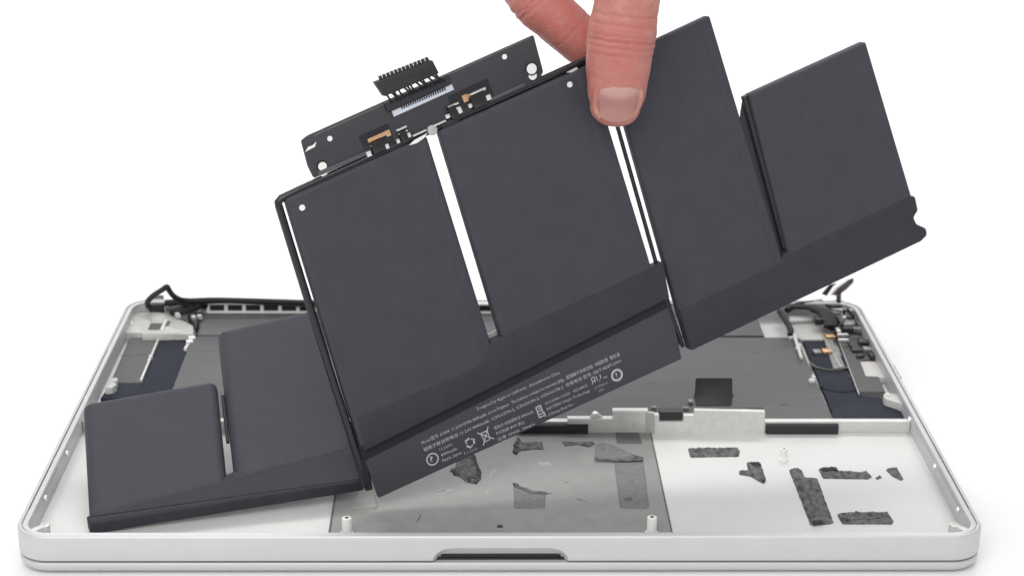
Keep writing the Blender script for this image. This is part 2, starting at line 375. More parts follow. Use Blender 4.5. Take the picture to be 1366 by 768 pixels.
# ---- right side: speaker, sheet, arm clip
FS = floor_frame(9.2)
m = MB(); m.prism(FS, fpx(FS, [(1068, 446), (1098, 446), (1150, 528), (1196, 532), (1208, 561), (1115, 562), (1108, 545)]), -2, 0, .4, 2)
spk = m.build('speaker', 'navy', lap)
c_ = FS.px(1156, 561); m = MB(); m.prism(FS, [(c_[0] + 15.5*math.cos(math.pi*i/24), c_[1] + .5 + 15.5*math.sin(math.pi*i/24)) for i in range(25)], -.1, .5, .35, 2); m.build('speaker_cone', 'navy', spk)
c_ = FS.px(1107, 484); m = MB(); m.disc(FS, c_[0], c_[1], 9.2, -.1, .9, 36, .3); o = m.build('speaker_cone', 'navy', spk)
m = MB(); m.ring(FS, c_[0], c_[1], 9.1, 9.7, -.1, .75, 36, (.5, .98)); m.build('speaker_rim', 'tin', o)
c_ = FS.px(1120, 512); m = MB(); m.disc(FS, c_[0], c_[1], 9.6, -.1, .4, 36, .3); m.build('speaker_cone', 'navy', spk)
FH = floor_frame(10.2)
m = MB(); m.prism(FH, fpx(FH, [(1112, 438), (1163, 446), (1176, 478), (1147, 480), (1155, 501), (1172, 502), (1181, 522), (1146, 522)]), -3, 0, .2, 2)
sht = m.build('insulating_sheet', 'sheet', lap)
m = MB(); m.line(FH, FH.px(1120, 458), FH.px(1146, 526), .45, -.3, .4, .1); m.line(FH, FH.px(1096, 446), FH.px(1122, 490), .6, -.3, .5, .1); m.build('sheet_edge', 'alu_dull', sht)
m = MB(); m.prism(FH, fpx(FH, [(1146, 481), (1182, 480), (1190, 503), (1155, 501)]), -2.8, -.4, .1, 1); m.build('paper_label', 'paper', sht)
m = MB(); m.prism(FH, fpx(FH, [(1097, 446), (1107, 446), (1128, 490), (1112, 492)]), -2, .15, .15, 1); m.build('flex_cable', 'tin', sht)
for x, y in ((1107, 447), (1103, 467)):
    c_ = FH.px(x, y, 1); m = MB(); m.box(FH, c_[0], c_[1], 4.4, 4.2, 0, 1.3, .1, .4); m.build('gold_contact', 'gold', sht)
c_ = FH.px(1090, 467, 1); m = MB(); m.box(FH, c_[0], c_[1], 3.6, 4.4, -.5, .9, .1, .3); m.build('contact_base', 'tin', sht)
FA = floor_frame(12.5)
m = MB(); m.prism(FA, rounded(fpx(FA, [(1178, 526), (1182, 522), (1196, 525), (1204, 520), (1212, 531), (1208, 541), (1196, 536), (1180, 531)]), .8), -4.5, 0, .5, 2)
arm = m.build('cover_clip', 'cream', lap); c_ = FA.px(1184, 526); m = MB(); m.disc(FA, c_[0], c_[1], .8, -.1, .5, 12); m.build('clip_pin', 'white', arm)
for x, y in ((1083, 509), (1065, 466), (1056, 452)):
    c_ = FK.px(x, y); m = MB(); m.box(FK, c_[0], c_[1], 2.6, 2.0, 0, 1.4, .2, .4); m.box(FK, c_[0]+.9, c_[1]+1.6, 1.2, 2.6, 0, 2.2, .2, .3); m.build('white_clip', 'white', lap)
m = MB(); m.tube([FK.p(*FK.px(1059, 448), 1), FK.p(*FK.px(1063, 462), 1.2), FK.p(*FK.px(1069, 480), .8)], .8, 8, 3); m.build('white_clip', 'white', lap)
# small port parts along the right wall
for x, y, w_, h_, z_, mt in ((1152, 462, 5, 4, 3.0, 'black'), (1158, 470, 5, 4, 2.5, 'tin'), (1165, 477, 4, 5, 2.0, 'black'), (1141, 462, 6, 16, 1.4, 'black'), (1193, 505, 3, 14, 4, 'cream')):
    c_ = FH.px(x, y); m = MB(); m.box(FH, c_[0], c_[1], w_, h_, -1, z_, 0, .4); m.build('port_block', mt, lap)
# ---- rear right: port housing, cables, ribbon
FR = floor_frame(12.5)
m = MB(); m.prism(FR, rounded(fpx(FR, [(1108, 412), (1128, 410), (1150, 423), (1151, 434), (1113, 437)]), 1), -5, 1.2, .5, 2); housing = m.build('port_housing', 'tin', lap)
m = MB(); m.prism(FR, rounded(fpx(FR, [(1100, 406), (1120, 404), (1142, 412), (1128, 420), (1108, 416)]), 1), -5, 2.0, .6, 2); m.build('port_lid', 'tin', housing)
c_ = FR.px(1127, 438); m = MB(); m.box(FR, c_[0], c_[1] + 2.6, 8.2, 8, -8, .6, 0, .4); m.build('port_mouth', 'black', housing)
c_ = FR.px(1146, 437); m = MB(); m.box(FR, c_[0], c_[1] + 2, 5.5, 7, -6, .2, 0, .4); m.build('port_shell', 'tin', housing)
for x, y, w_ in ((1118, 442, 2.0), (1124, 448, 5.0), (1125, 455, 5.0), (1104, 408, 3.4), (1108, 429, 2.6)):
    c_ = FR.px(x, y); m = MB(); m.box(FR, c_[0], c_[1], w_, 1.2 if w_ > 2.5 else 5, 0, 1.3, 0, .3); m.build('bright_pin', 'chrome', housing)
m = MB(); c_ = FR.px(1076, 428); m.prism(FR, rounded(fpx(FR, [(1050, 426), (1084, 419), (1104, 432), (1108, 446), (1070, 446), (1058, 441)]), 1.2), -6, -2.5, .6, 2); m.build('hinge_mount', 'cream', lap)
m = MB(); c_ = FR.px(1065, 421); m.prism(FR, rounded(fpx(FR, [(1052, 418), (1086, 417), (1086, 424), (1053, 426)]), 1.2), -2.4, -.8, .6, 2); m.build('hinge_bar', 'cream', lap)
def P3(F, x, y, h=0.0): a, b = F.px(x, y, h); return F.p(a, b, h)
m = MB(); m.tube([P3(FR, 1052, 409, 2), P3(FR, 1068, 409, 3), P3(FR, 1085, 411, 3.2), P3(FR, 1102, 420, 2.5), P3(FR, 1110, 437, .5)], [2.0, 2.2, 3.4, 4.0, 3.2], 12, 4, .5); m.build('cable_bundle', 'cable', lap)
m = MB(); m.tube([P3(FR, 1050, 414, 1.5), P3(FR, 1060, 408, 2), P3(FR, 1080, 405, 2.2), P3(FR, 1096, 403, 1.5)], 1.5, 10, 4); m.build('cable', 'cable', lap)
m = MB(); m.tube([P3(FR, 1040, 415, 1), P3(FR, 1048, 427, 1.5), P3(FR, 1055, 440, 1), P3(FR, 1054, 447, 0)], 1.4, 10, 4); m.build('cable', 'cable', lap)
c_ = FR.px(1052, 411); m = MB(); m.disc(FR, c_[0], c_[1], 1.2, 1.5, 3.6, 14, .4); m.build('bright_pin', 'chrome', lap)
rnd = random.Random(11)
for i in range(44):
    if i < 26: x, y, F_, hz = 1092 + rnd.random()*56, 405 + rnd.random()*28, FR, 1.6
    else: x, y, F_, hz = 1110 + rnd.random()*46, 440 + rnd.random()*40, FH, .1
    if i < 26 and (x > 1140 or (y < 413 and x > 1128)): continue
    if i >= 26 and x < 1112 + (y - 440)*.5: continue
    c_ = F_.px(x, y, hz); m = MB(); m.box(F_, c_[0], c_[1], 1.0 + 2.6*rnd.random(), 1.0 + 2.2*rnd.random(), hz - 1.2, hz + .5 + 1.2*rnd.random(), rnd.choice((0, 0, .4, -.5)), .25)
    m.build('small_component', rnd.choice(('black', 'black', 'tin', 'chrome', 'paper', 'gloss', 'alu_dull')), lap)
for L_, r_ in (([(1096, 404), (1112, 409), (1130, 407), (1144, 414), (1150, 424)], .7), ([(1090, 410), (1104, 414), (1118, 424), (1124, 434)], .8), ([(1130, 412), (1140, 420), (1143, 432)], .6)):
    m = MB(); m.tube([P3(FR, x, y, 2.4) for x, y in L_], r_, 8, 4); m.build('thin_wire', 'black', lap)
# brown flex ribbons standing up at the back
yb = 236.0
def P4(x, y, dy=0.0): return aty(x, y, yb + dy)
def ribbon(L_, th, name, mat, par):
    """a bent strip: list of (left px, right px, depth shift)"""
    R = []
    for a, b, dy in L_:
        p, q = P4(*a, dy), P4(*b, dy); d = Vector((0, th, 0)); R.append([p - d/2, q - d/2, q + d/2, p + d/2])
    m = MB(); m.rings(R); return m.build(name, mat, par)
FRb = tilted((0, 236, 20), 0, 12)
m = MB(); m.prism(FRb, rounded(poly(FRb, [(1116, 404), (1116, 394), (1109, 393), (1115, 384), (1124, 379), (1131, 373), (1139, 371), (1138, 377), (1129, 386), (1122, 391), (1122, 404)]), .4, 2), -.6, .2, .15, 2); rb = m.build('display_ribbon', 'flex', lap)
m = MB(); m.prism(FRb, poly(FRb, [(1097, 392), (1107, 380), (1117, 378), (1112, 382), (1103, 395)]), -1.4, -.8, .1, 1); m.build('ribbon_stiffener', 'black', rb)
m = MB(); m.prism(FRb, poly(FRb, [(1107, 393), (1114, 384), (1131, 372), (1134, 372), (1118, 384), (1110, 393)]), .15, .4, .08, 1); m.build('ribbon_edge', 'chrome', rb)

# ---- rear left: vents, bracket, cables, sheets
FV = Frame((0, 241.6, 11.2), (1, 0, 0), (0, 0, 1))
vent = MB()
a, b = FV.px(276, 404)[0], FV.px(278, 417)[1]; zt = FV.px(278, 404)[1]
m = MB(); pit = (FV.px(321, 410)[0] - FV.px(297, 410)[0])
NV = 17
for i in range(NV + 1):
    x = a + .5 + i*pit; m.line(FV, (x, b), (x, zt), 1.8, -.6, .8, .25)
m.line(FV, (a, b + .3), (a + NV*pit + 1, b + .3), 1.5, -.8, 1.0, .3); m.line(FV, (a, zt - .2), (a + NV*pit + 1, zt - .2), 1.0, -.8, 1.0, .25)
vt = m.build('vent_grille', 'white', lap)
m = MB(); m.prism(FV, [(a, b), (a + NV*pit, b), (a + NV*pit, zt), (a, zt)], -.9, -.3); m.build('vent_opening', 'gasket', vt)
FL = floor_frame(11.6)
m = MB(); m.prism(FL, rounded(fpx(FL, [(168, 417), (204, 415), (222, 417), (238, 424), (258, 434), (259, 446), (190, 448), (189, 443), (165, 443)]), .7), -4.4, 0, .6, 2)
shelf = m.build('corner_shelf', 'cream', lap)
m = MB(); m.line(FL, FL.px(190, 445.5), FL.px(258, 445), 3.0, -1.0, .7, .4); m.build('shelf_lip', 'cream', shelf)
m = MB(); m.prism(FL, fpx(FL, [(201, 431), (217, 431), (213, 440), (197, 440)]), 0, .06); m.build('shelf_window', 'sheet', shelf)
m = MB(); m.prism(FL, fpx(FL, [(203, 421), (220, 420), (217, 429), (201, 430)]), 0, .05); m.build('shelf_pad', 'alu_dull', shelf)
m = MB(); m.line(FL, FL.px(222, 427), FL.px(216, 441), 1.2, -.2, .8, .3); m.build('shelf_rib', 'white', shelf)
m = MB(); m.prism(FL, fpx(FL, [(224, 428), (228, 428), (225, 435), (220, 435)]), 0, .06); m.build('shelf_slot', 'sheet', shelf)
m = MB(); m.prism(FL, rounded(fpx(FL, [(173, 412), (179, 412), (179, 433), (172, 433)]), .6), -4, -.0 + .4, .5, 2); m.build('corner_pad', 'alu_dull', shelf)
FS2 = floor_frame(9.4)
m = MB(); m.prism(FS2, fpx(FS2, [(173, 450), (212, 450), (190, 510), (147, 510)]), -2, 0, .2, 2); s2 = m.build('insulating_sheet', 'sheet', lap)
m = MB(); m.line(FS2, FS2.px(161, 474), FS2.px(203, 473), .4, -.1, .12); m.build('sheet_seam', 'shield', s2)
m = MB(); m.prism(FS2, fpx(FS2, [(215, 449), (250, 449), (249, 466), (231, 540), (178, 540)]), -2, -.2, .3, 2); m.build('speaker', 'navy', lap)
m = MB(); m.line(FS2, FS2.px(213, 449), FS2.px(188, 508), 1.0, -.4, .7, .2); m.build('sheet_edge', 'alu_cast', s2)
m = MB(); m.prism(FS2, fpx(FS2, [(146, 514), (190, 508), (186, 530), (134, 530)]), -2, -.1, .3, 2); m.build('speaker_end', 'navy', lap)
for x, y in ((253, 457), (256, 452), (201, 474)):
    c_ = FS2.px(x, y, 1); m = MB(); sc_ = .5 if x == 201 else 1; m.box(FS2, c_[0], c_[1], 3.2*sc_, 3.0*sc_, -1, 2.2*sc_, .2, .4*sc_); m.box(FS2, c_[0] - .8*sc_, c_[1] - 4*sc_, 1.3*sc_, 6*sc_, -1, 1.2*sc_, -.1, .3*sc_); m.build('white_clip', 'white', lap)
m = MB(); m.prism(FA, rounded(fpx(FA, [(146, 508), (150, 503), (157, 503), (157, 507), (152, 508), (156, 512), (150, 516), (140, 517)]), .6), -4.5, 0, .5, 2); m.build('cover_clip', 'cream', lap)
m = MB(); a_ = FL.px(199, 407); m.prism(FL, rounded(fpx(FL, [(198, 403), (219, 402), (219, 415), (199, 416)]), .8), -3, 3.6, .5, 2); m.build('cable_connector', 'black', lap)
m = MB(); c_ = FL.px(221, 411); m.box(FL, c_[0], c_[1], 3.4, 5, -1, 3.2, .2, .5); m.build('connector_clip', 'paper', lap)
m = MB(); m.tube([P3(FL, 198, 409, 3), P3(FL, 197, 402, 8), P3(FL, 206, 393, 14), P3(FL, 217, 386, 19), P3(FL, 222.5, 382.5, 21), P3(FL, 225, 386, 19.5), P3(FL, 230, 393, 14), P3(FL, 239, 399, 9), P3(FL, 254, 401, 7), P3(FL, 285, 400, 7), P3(FL, 330, 401, 6.5), P3(FL, 380, 402.5, 6), P3(FL, 425, 404, 5.5), P3(FL, 520, 405, 5)], 1.35, 10, 6); m.build('antenna_cable', 'cable', lap)
m = MB(); m.tube([P3(FL, 222, 412, 2), P3(FL, 236, 410, 3), P3(FL, 252, 406, 4), P3(FL, 268, 403, 5), P3(FL, 300, 402, 5), P3(FL, 360, 404, 4.6), P3(FL, 430, 407, 4.4), P3(FL, 520, 408, 4)], 1.1, 10, 5); m.build('grey_cable', 'cable_grey', lap)
m = MB(); m.tube([P3(FL, 222, 405, 3), P3(FL, 240, 404, 4.5), P3(FL, 256, 407, 4), P3(FL, 272, 406, 3), P3(FL, 278, 410, 2)], 2.0, 10, 5); m.build('cable', 'cable', lap)
m = MB(); m.tube([P3(FL, 228, 416, 1.5), P3(FL, 246, 415, 2.5), P3(FL, 262, 410, 3), P3(FL, 272, 404, 4)], 1.5, 10, 5); m.build('cable', 'cable', lap)
m = MB(); m.prism(FL, rounded(fpx(FL, [(250, 421), (268, 418), (266, 436), (262, 446), (259, 434)]), .7), -4, 1.0, .5, 2); m.build('hinge_mount', 'black', lap)
for x, y in ((264, 411), (258, 422), (266, 421), (224, 409), (237, 419)):
    c_ = FL.px(x, y, 2); m = MB(); m.box(FL, c_[0], c_[1], 2.0, 3.0, .5, 2.6, .4, .4); m.build('bright_pin', 'chrome' if x > 250 else 'paper', lap)

# ---- adhesive left behind on the floor and on the trackpad
from mathutils.geometry import delaunay_2d_cdt
def strip(L_, seed, F=FZ, mat='glue', h=.45, rag=.3, name='adhesive_strip', par=lap):
    """torn adhesive: a wrinkled sheet with ridges, thin at its torn outline"""
    P = ragged(ccw(fpx(F, L_)), .7, rag, seed); n = len(P); pts = [Vector(p) for p in P]
    xs, ys = [p[0] for p in P], [p[1] for p in P]; rnd = random.Random(seed); st = .55
    for i in range(int((max(xs) - min(xs))/st) + 1):
        for j in range(int((max(ys) - min(ys))/st) + 1):
            pts.append(Vector((min(xs) + (i + rnd.random()*.8)*st, min(ys) + (j + rnd.random()*.8)*st)))
    V, E_, T_, *_ = delaunay_2d_cdt(pts, [(i, (i+1) % n) for i in range(n)], [list(range(n))], 1, 1e-4)
    cnt = {}
    for t in T_:
        for k in range(3): e = tuple(sorted((t[k], t[(k+1) % 3]))); cnt[e] = cnt.get(e, 0) + 1
    rim = {i for e, c in cnt.items() if c == 1 for i in e}; rough = 1.0 if mat == 'glue' else .25
    top = []
    for i, v in enumerate(V):
        q = Vector((v.x*.32, v.y*.32, seed*3.1)); r1 = 1 - abs(noise.noise(q*1.6))*2; r2 = noise.noise(q*4.0)
        top.append(F.p(v.x, v.y, h*.35 if i in rim else h*(.75 + rough*(.8*max(0, r1)**3 + .55*r2))))
    m = MB(); m.add(top, T_); k0 = len(top); low = {i: k0 + k for k, i in enumerate(sorted(rim))}
    m.v += [F.p(V[i].x, V[i].y, -.02) for i in sorted(rim)]
    for t in T_:
        for k in range(3):
            a_, b_ = t[k], t[(k+1) % 3]
            if cnt[tuple(sorted((a_, b_)))] == 1: m.f.append((a_, low[a_], low[b_], b_))
    return m.build(name, mat, par, 70)
strip([(918, 599), (922, 598), (984, 597), (987, 603), (985, 609), (921, 610)], 1, rag=.12)
strip([(986, 628), (998, 627), (996, 618), (1003, 616), (1014, 617), (1022, 640), (1017, 644), (1000, 635), (986, 633)], 2)
strip([(1053, 628), (1056, 625), (1066, 625), (1070, 628), (1073, 637), (1090, 638), (1112, 697), (1108, 699), (1081, 700)], 3, rag=.22)
strip([(1092, 626), (1096, 624), (1115, 623), (1119, 628), (1150, 630), (1155, 628), (1163, 636), (1158, 639), (1098, 638)], 4, rag=.22)
strip([(1168, 637), (1174, 634), (1176, 637), (1170, 640)], 5, rag=.2)
strip([(1182, 627), (1186, 624), (1196, 624), (1205, 639), (1202, 641), (1190, 635)], 6, rag=.12)
strip([(1117, 687), (1122, 684), (1142, 683), (1184, 683), (1192, 695), (1190, 699), (1124, 699)], 7, rag=.14)
strip([(600, 628), (608, 622), (612, 605), (632, 605), (640, 628), (641, 640), (632, 645), (622, 642), (606, 632)], 8, FT, rag=.6)
strip([(685, 602), (688, 590), (692, 584), (697, 590), (723, 590), (725, 600), (715, 599), (694, 601), (687, 606)], 9, FT, rag=.4)
strip([(685, 645), (692, 650), (703, 651), (712, 656), (728, 656), (727, 676), (724, 678), (688, 678), (686, 676)], 10, FT, 'glue_thin', .3, .18)
strip([(685, 645), (692, 648), (703, 651), (712, 655), (729, 655), (728, 658), (710, 658), (700, 654), (687, 649)], 11, floor_frame(7.78), 'glue', .3, .3)
strip([(750, 589), (770, 590), (788, 589), (793, 592), (785, 596), (770, 593), (754, 595)], 12, FT, rag=.3)
strip([(819, 613), (858, 613), (866, 675), (862, 678), (827, 678)], 13, FT, 'glue_thin', .25, .1)
strip([(793, 612), (796, 594), (800, 590), (815, 593), (857, 611), (856, 614), (830, 613)], 14, floor_frame(7.75), 'glue_thin', .4, .12)
strip([(793, 611), (830, 612), (845, 606), (858, 611), (857, 614), (832, 615), (794, 613)], 15, floor_frame(8.17), 'glue', .3, .2)
strip([(465, 676), (478, 654), (498, 654), (504, 675), (501, 678), (469, 678)], 16, FT, 'steel', .5, .08, 'metal_tab')
for k, L_ in enumerate(([(626, 607), (633, 606), (641, 628), (642, 638), (634, 636), (634, 625)], [(622, 637), (632, 634), (641, 637), (636, 645), (624, 643)], [(603, 628), (608, 624), (612, 632), (606, 634)], [(684, 604), (687, 590), (692, 583), (694, 592), (690, 606)],
        [(1001, 617), (1012, 616), (1015, 620), (1004, 621)], [(1018, 640), (1021, 639), (1020, 643), (1016, 643)], [(684, 644), (692, 646), (694, 652), (686, 650)], [(846, 607), (858, 610), (857, 615), (846, 614)], [(1094, 624), (1115, 623), (1116, 627), (1098, 628)], [(1060, 640), (1068, 637), (1088, 688), (1080, 690)], [(1084, 695), (1096, 693), (1100, 698), (1084, 700)], [(1120, 689), (1180, 689), (1160, 692), (1124, 693)])):
    strip(L_, 30 + k, floor_frame(7.55) if k < 7 else floor_frame(7.75), 'glue' if k in (9, 11) else 'glue_dark', .5 if k < 7 else .3, .5, 'adhesive_lump')
for x, y in ((838, 666), (1015, 622), (815, 497)):
    c_ = FT.px(x, y); m = MB(); m.prism(FT, ragged([(c_[0]-1.4, c_[1]-.8), (c_[0]+1.4, c_[1]-.6), (c_[0]+.8, c_[1]+1), (c_[0]-.9, c_[1]+.7)], .6, .3, x), .2 if x == 838 else 0, .6)
    if x == 838: m.build('adhesive_crumb', 'glue', lap)

# ------------------------------------------------------------------ the battery pack
bat = root('battery_pack', 'black six cell laptop battery with printed label strip, lifted by a hand', 'battery', (0, 60, 12))
PC = tilted(at(505, 661, 14), 20, 9)                        # the middle and right sections
PL = tilted(at(118, 698, 12.5), 8, 69)                      # the left section, drooping into the case
def cell(F, L_, T, bev, r, name='battery_cell', mat='pouch', front=0.0, seg=6):
    m = MB(); m.prism(F, poly(F, L_, front), front - T, front, bev, seg, .5, .5, r); return m.build(name, mat, bat, 60)
T = 5.0
c_a = cell(PC, [(381, 266), (570, 181), (672, 511), (482, 598)], T, 1.6, 1.6)
c_b = cell(PC, [(586, 175), (788, 86), (882, 396), (685, 501)], T, 1.6, 1.6)
c_c = cell(PC, [(813, 84), (948, 21), (1045, 346), (1038, 366), (910, 428)], T, 1.6, 1.0)
c_d = cell(PC, [(1000, 127), (1156, 56), (1220, 272), (1054, 346)], T, 1.4, .9)
c_e = cell(PL, [(110, 534), (289, 503), (304, 650), (119, 694)], 7, 4.2, 4.0)
c_f = cell(PL, [(290, 438), (425, 407), (476, 604), (314, 645)], 7, 4.4, 3.0)
for par_, F_, L_ in ((c_a, PC, [(556, 189), (566, 185), (664, 506), (653, 511)]), (c_b, PC, [(768, 97), (781, 91), (874, 394), (860, 400)]), (c_c, PC, [(818, 84), (836, 76), (924, 418), (912, 424)]), (c_c, PC, [(933, 30), (941, 26), (1038, 345), (1032, 349)])):
    m = MB(); m.prism(F_, rounded(poly(F_, L_), .4, 3), -.3, .10, .09, 2); m.build('folded_seam', 'pouch', par_)
# film flaps over the lower ends of the cells
m = MB(); m.prism(PC, poly(PC, [(477, 557), (640, 488), (656, 455), (884, 350), (893, 397), (486, 601)]), -T, .25, .3, 2); flap1 = m.build('film_flap', 'pouch_edge', bat)
m = MB(); m.prism(PC, rounded(poly(PC, [(906, 412), (1036, 352), (1050, 336), (1060, 334), (1213, 261), (1221, 262), (1225, 281), (1219, 290), (1223, 299), (1236, 305), (1237, 314), (1229, 322), (922, 468)]), .9, 3), -T, .3, .9, 3, .4)
m.build('film_flap', 'pouch_edge', bat)
m = MB(); m.prism(PL, rounded(poly(PL, [(115, 688), (296, 640), (302, 632), (312, 628), (325, 629), (330, 636), (474, 597), (486, 641), (119, 699)]), .8, 3), -5.5, .3, .9, 3, .3, .3)
m.build('film_flap', 'pouch_edge', bat)
# label strip below the middle cells
m = MB(); m.prism(PC, rounded(poly(PC, [(478, 588), (890, 388), (909.5, 478.5), (505, 664)], -2.6), .5, 2), -3.8, -2.6, .2, 2); lab = m.build('label_strip', 'strip', bat)
m = MB(); m.prism(PC, poly(PC, [(480, 600), (892, 396), (896, 408), (486, 615)], -2.5), -2.7, -2.5, .15, 2); m.build('fold_shade_band', 'fold_shade', lab)  # flat dark band painting the shade in the fold
# black frame bars
def bar(F, L_, r, off, flat=1.0, mat='gloss', name='frame_bar', sm=1):
    m = MB(); m.tube([F.p(*F.px(x, y, off), off) for x, y in L_], r, 12, sm, flat); return m.build(name, mat, bat)
bar(PC, [(488, 648), (466, 574), (440, 494), (400, 366), (372, 275), (371, 270), (375, 265), (400, 253), (560, 180), (700, 117), (776, 83), (800, 73)], 1.5, -2.8)
bar(PC, [(803, 98), (824, 170), (858, 290), (889, 400), (911, 462)], .85, -3.0)
bar(PC, [(472, 575), (484, 612), (492, 652)], 1.6, -4.4, 1, 'black')
bar(PC, [(888, 400), (899, 436), (906, 458)], 1.5, -4.6, 1, 'black')
bar(PC, [(993, 128), (1047, 330)], 1.5, -3.4, 1, 'black')
m = MB(); m.prism(PC, poly(PC, [(986, 166), (1029, 334), (1056, 340), (1003, 130), (991, 130)], -4.4), -4.9, -4.4); m.build('web_film', 'board', bat)
bar(PL, [(297, 528), (299, 545), (304, 590)], .7, -4.6, 1, 'black')
for L_, r_ in (([(942.5, 27), (1036, 330)], .22), ([(1006, 128), (1150, 62)], .25), ([(1150.5, 62), (1209, 254)], .25), ([(987, 166), (1034, 326)], .2)):
    bar(PC, L_, r_, -.5 if r_ > .21 else -4.0, 1, 'edge_shine', 'edge_highlight')  # thin grey tubes painting the highlights on the cell edges
# white dots on the cells
for x, y in ((403, 277), (760, 113)):
    m = MB(); a, b = PC.px(x, y); m.disc(PC, a, b, 1.15, 0, .12, 16); m.build('alignment_dot', 'white', bat)
# connector board
PB = Frame(PC.p(0, 0, -2.0), PC.u, PC.v)
def hole_poly(F, L_): return rounded(poly(F, L_), .7, 3)
m = MB(); m.prism(PB, hole_poly(PB, [(402, 188), (411, 181), (712, 47), (725, 96), (720, 106), (419, 238), (411, 222)]), -1.2, 0, .15, 2)
brd = m.build('connector_board', 'board', bat)
ang = math.atan2(PB.px(712, 48)[1] - PB.px(408, 184)[1], PB.px(712, 48)[0] - PB.px(408, 184)[0])
def bx(x, y, w, h, t0, t1, name, mat, par=brd, bev=.1, da=0.0):
    a, b = PB.px(x, y); m = MB(); m.box(PB, a, b, w, h, t0, t1, ang + da, bev); return m.build(name, mat, par)
for x, y, r in ((430, 222, 1.7), (709, 92, 2.1)):
    m = MB(); a, b = PB.px(x, y); m.disc(PB, a, b, r, 0, .15, 22); m.build('mounting_hole', 'white', brd)
    m = MB(); a, b = PB.px(x, y); m.ring(PB, a, b, r, r + .5, 0, .3, 24); m.build('hole_ring', 'gloss', brd)
    m = MB(); a, b = PB.px(x + 1.5, y + 9); m.disc(PB, a, b, r*.8, -.02, .1, 18); m.build('half_hole', 'white', brd)  # white disc for the half hole below the mounting hole
for x, y in ((440, 185), (673, 76)):
    m = MB(); a, b = PB.px(x, y); m.disc(PB, a, b, 1.0, 0, .1, 16); m.build('alignment_dot', 'white', brd)
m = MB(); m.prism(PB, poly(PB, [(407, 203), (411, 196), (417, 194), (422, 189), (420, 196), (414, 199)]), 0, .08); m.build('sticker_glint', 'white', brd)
for p_, q_ in (((424, 232), (492, 203)), ((652, 135), (700, 113))):
    m = MB(); m.line(PB, PB.px(*p_), PB.px(*q_), 1.6, 0, .35, .1); m.build('flex_tail', 'cable_grey', brd)
m = MB(); m.line(PB, PB.px(419, 181), PB.px(708, 50), .5, -.4, .12, .05); m.build('board_edge', 'sheet', brd)
sock = bx(556, 124, 27, 3.6, 0, 1.5, 'wire_socket', 'black', brd, .3)
bx(564, 134, 25.5, 2.3, 0, .35, 'contact_strip', 'contact', sock, .05)
m = MB()
for i in range(20):
    t = (i + .5)/20; x, y = 534 + 60*t, 143.5 - 26.0*t; a, b = PB.px(x, y); m.box(PB, a, b, .5, 1.5, .3, .6, ang)
m.build('contact_comb', 'black', sock)
# the plug on its wires, beyond the board's upper edge
PP = Frame(PB.p(0, 0, 3.0), PB.u, PB.v)
m = MB(); m.prism(PP, rounded(poly(PP, [(499, 110), (576, 80), (585, 98), (512, 129)]), .6, 3), -2.2, 1.0, .4, 2); plug = m.build('battery_plug', 'black', bat)
for i in range(13):
    t = i/12; x, y = 508 + 62*t, 104.5 - 24.5*t; a, b = PP.px(x, y); m = MB(); m.box(PP, a, b, 1.0, 1.8, -1.2, .6, ang, .15); m.build('plug_tooth', 'black', plug)
for i in range(13):
    t = i/12; x0, y0 = 516 + 66*t, 126.5 - 27*t; x1, y1 = 523 + 70*t, 137 - 29*t; bow = 3.5*math.sin(i*1.9)
    m = MB(); m.tube([PP.p(*PP.px(x0 - 2, y0 - 3), -.4), PP.p(*PP.px((x0 + x1)/2 + bow, (y0 + y1)/2, 1.5), 1.5), PB.p(*PB.px(x1, y1, 1.2), 1.2), PB.p(*PB.px(x1 + 2, y1 + 5, .6), .6)], .44, 6, 4); m.build('plug_wire', 'cable', plug)
# small parts soldered along the lower edge of the board
rec = [bx(503, 186, 12, 7.5, 0, .3, 'solder_pad', 'gloss'), bx(629, 130, 17, 8, 0, .3, 'solder_pad', 'gloss')]
bx(504, 182, 8.6, 1.5, .3, .8, 'gold_strip', 'gold', rec[0], .15); bx(517, 177.5, 1.9, 2.4, .3, .9, 'gold_strip', 'gold', rec[0], .2)
bx(634, 124, 8.2, 1.3, .3, .8, 'gold_strip', 'gold', rec[1], .15); bx(620, 131, 2.2, 2.8, .3, .9, 'gold_strip', 'gold', rec[1], .2)
for x, y, w_, h_ in ((503, 195, 5.2, 4.2), (537, 181, 3.0, 4.6), (603, 149, 3.0, 5.0), (637, 133, 6.0, 5.4)):
    bx(x, y, w_, h_, .2, 2.0, 'chip', 'gloss', brd, .3)
for x, y, w_ in ((534, 171, 4.2), (536, 176, 3.6), (603, 140, 4.4), (606, 145, 3.4), (636, 121.5, 6.4), (501, 191, 5.0), (558, 177, 5.6), (585, 164, 5.0)):
    bx(x, y, w_, .55, .3, 1.9, 'bright_edge', 'chrome', brd, .1)
for x, y, w_, h_ in ((491, 205, 1.9, 2.0), (515, 195, 1.6, 1.8), (530, 188, 1.3, 1.6), (544, 180, 1.6, 1.8), (596, 155, 1.8, 1.5), (612, 147, 1.7, 2.3), (626, 141, 1.5, 1.5), (650, 130, 2.2, 2.0), (643, 136, 1.0, 1.2)):
    bx(x, y, w_, h_, .2, 1.5, 'solder_cap', 'chrome', brd, .3)
bx(519, 196, 4, 2.6, .1, .9, 'chip', 'black', brd, .2); bx(619, 148, 5, 2.4, .1, .9, 'chip', 'black', brd, .2); bx(600, 163, 7, 2.0, .1, .9, 'chip', 'black', brd, .2)
m = MB(); m.prism(PC, poly(PC, [(546, 194), (553, 187), (570, 178), (566, 184), (556, 191)]), -.6, .3, .1, 1); m.build('torn_film', 'white', bat)
m = MB(); a, b = PC.px(577, 174, -.8); m.disc(PC, a, b, 2.0, -2, -.6, 16, .4); m.build('solder_joint', 'alu_dull', bat)
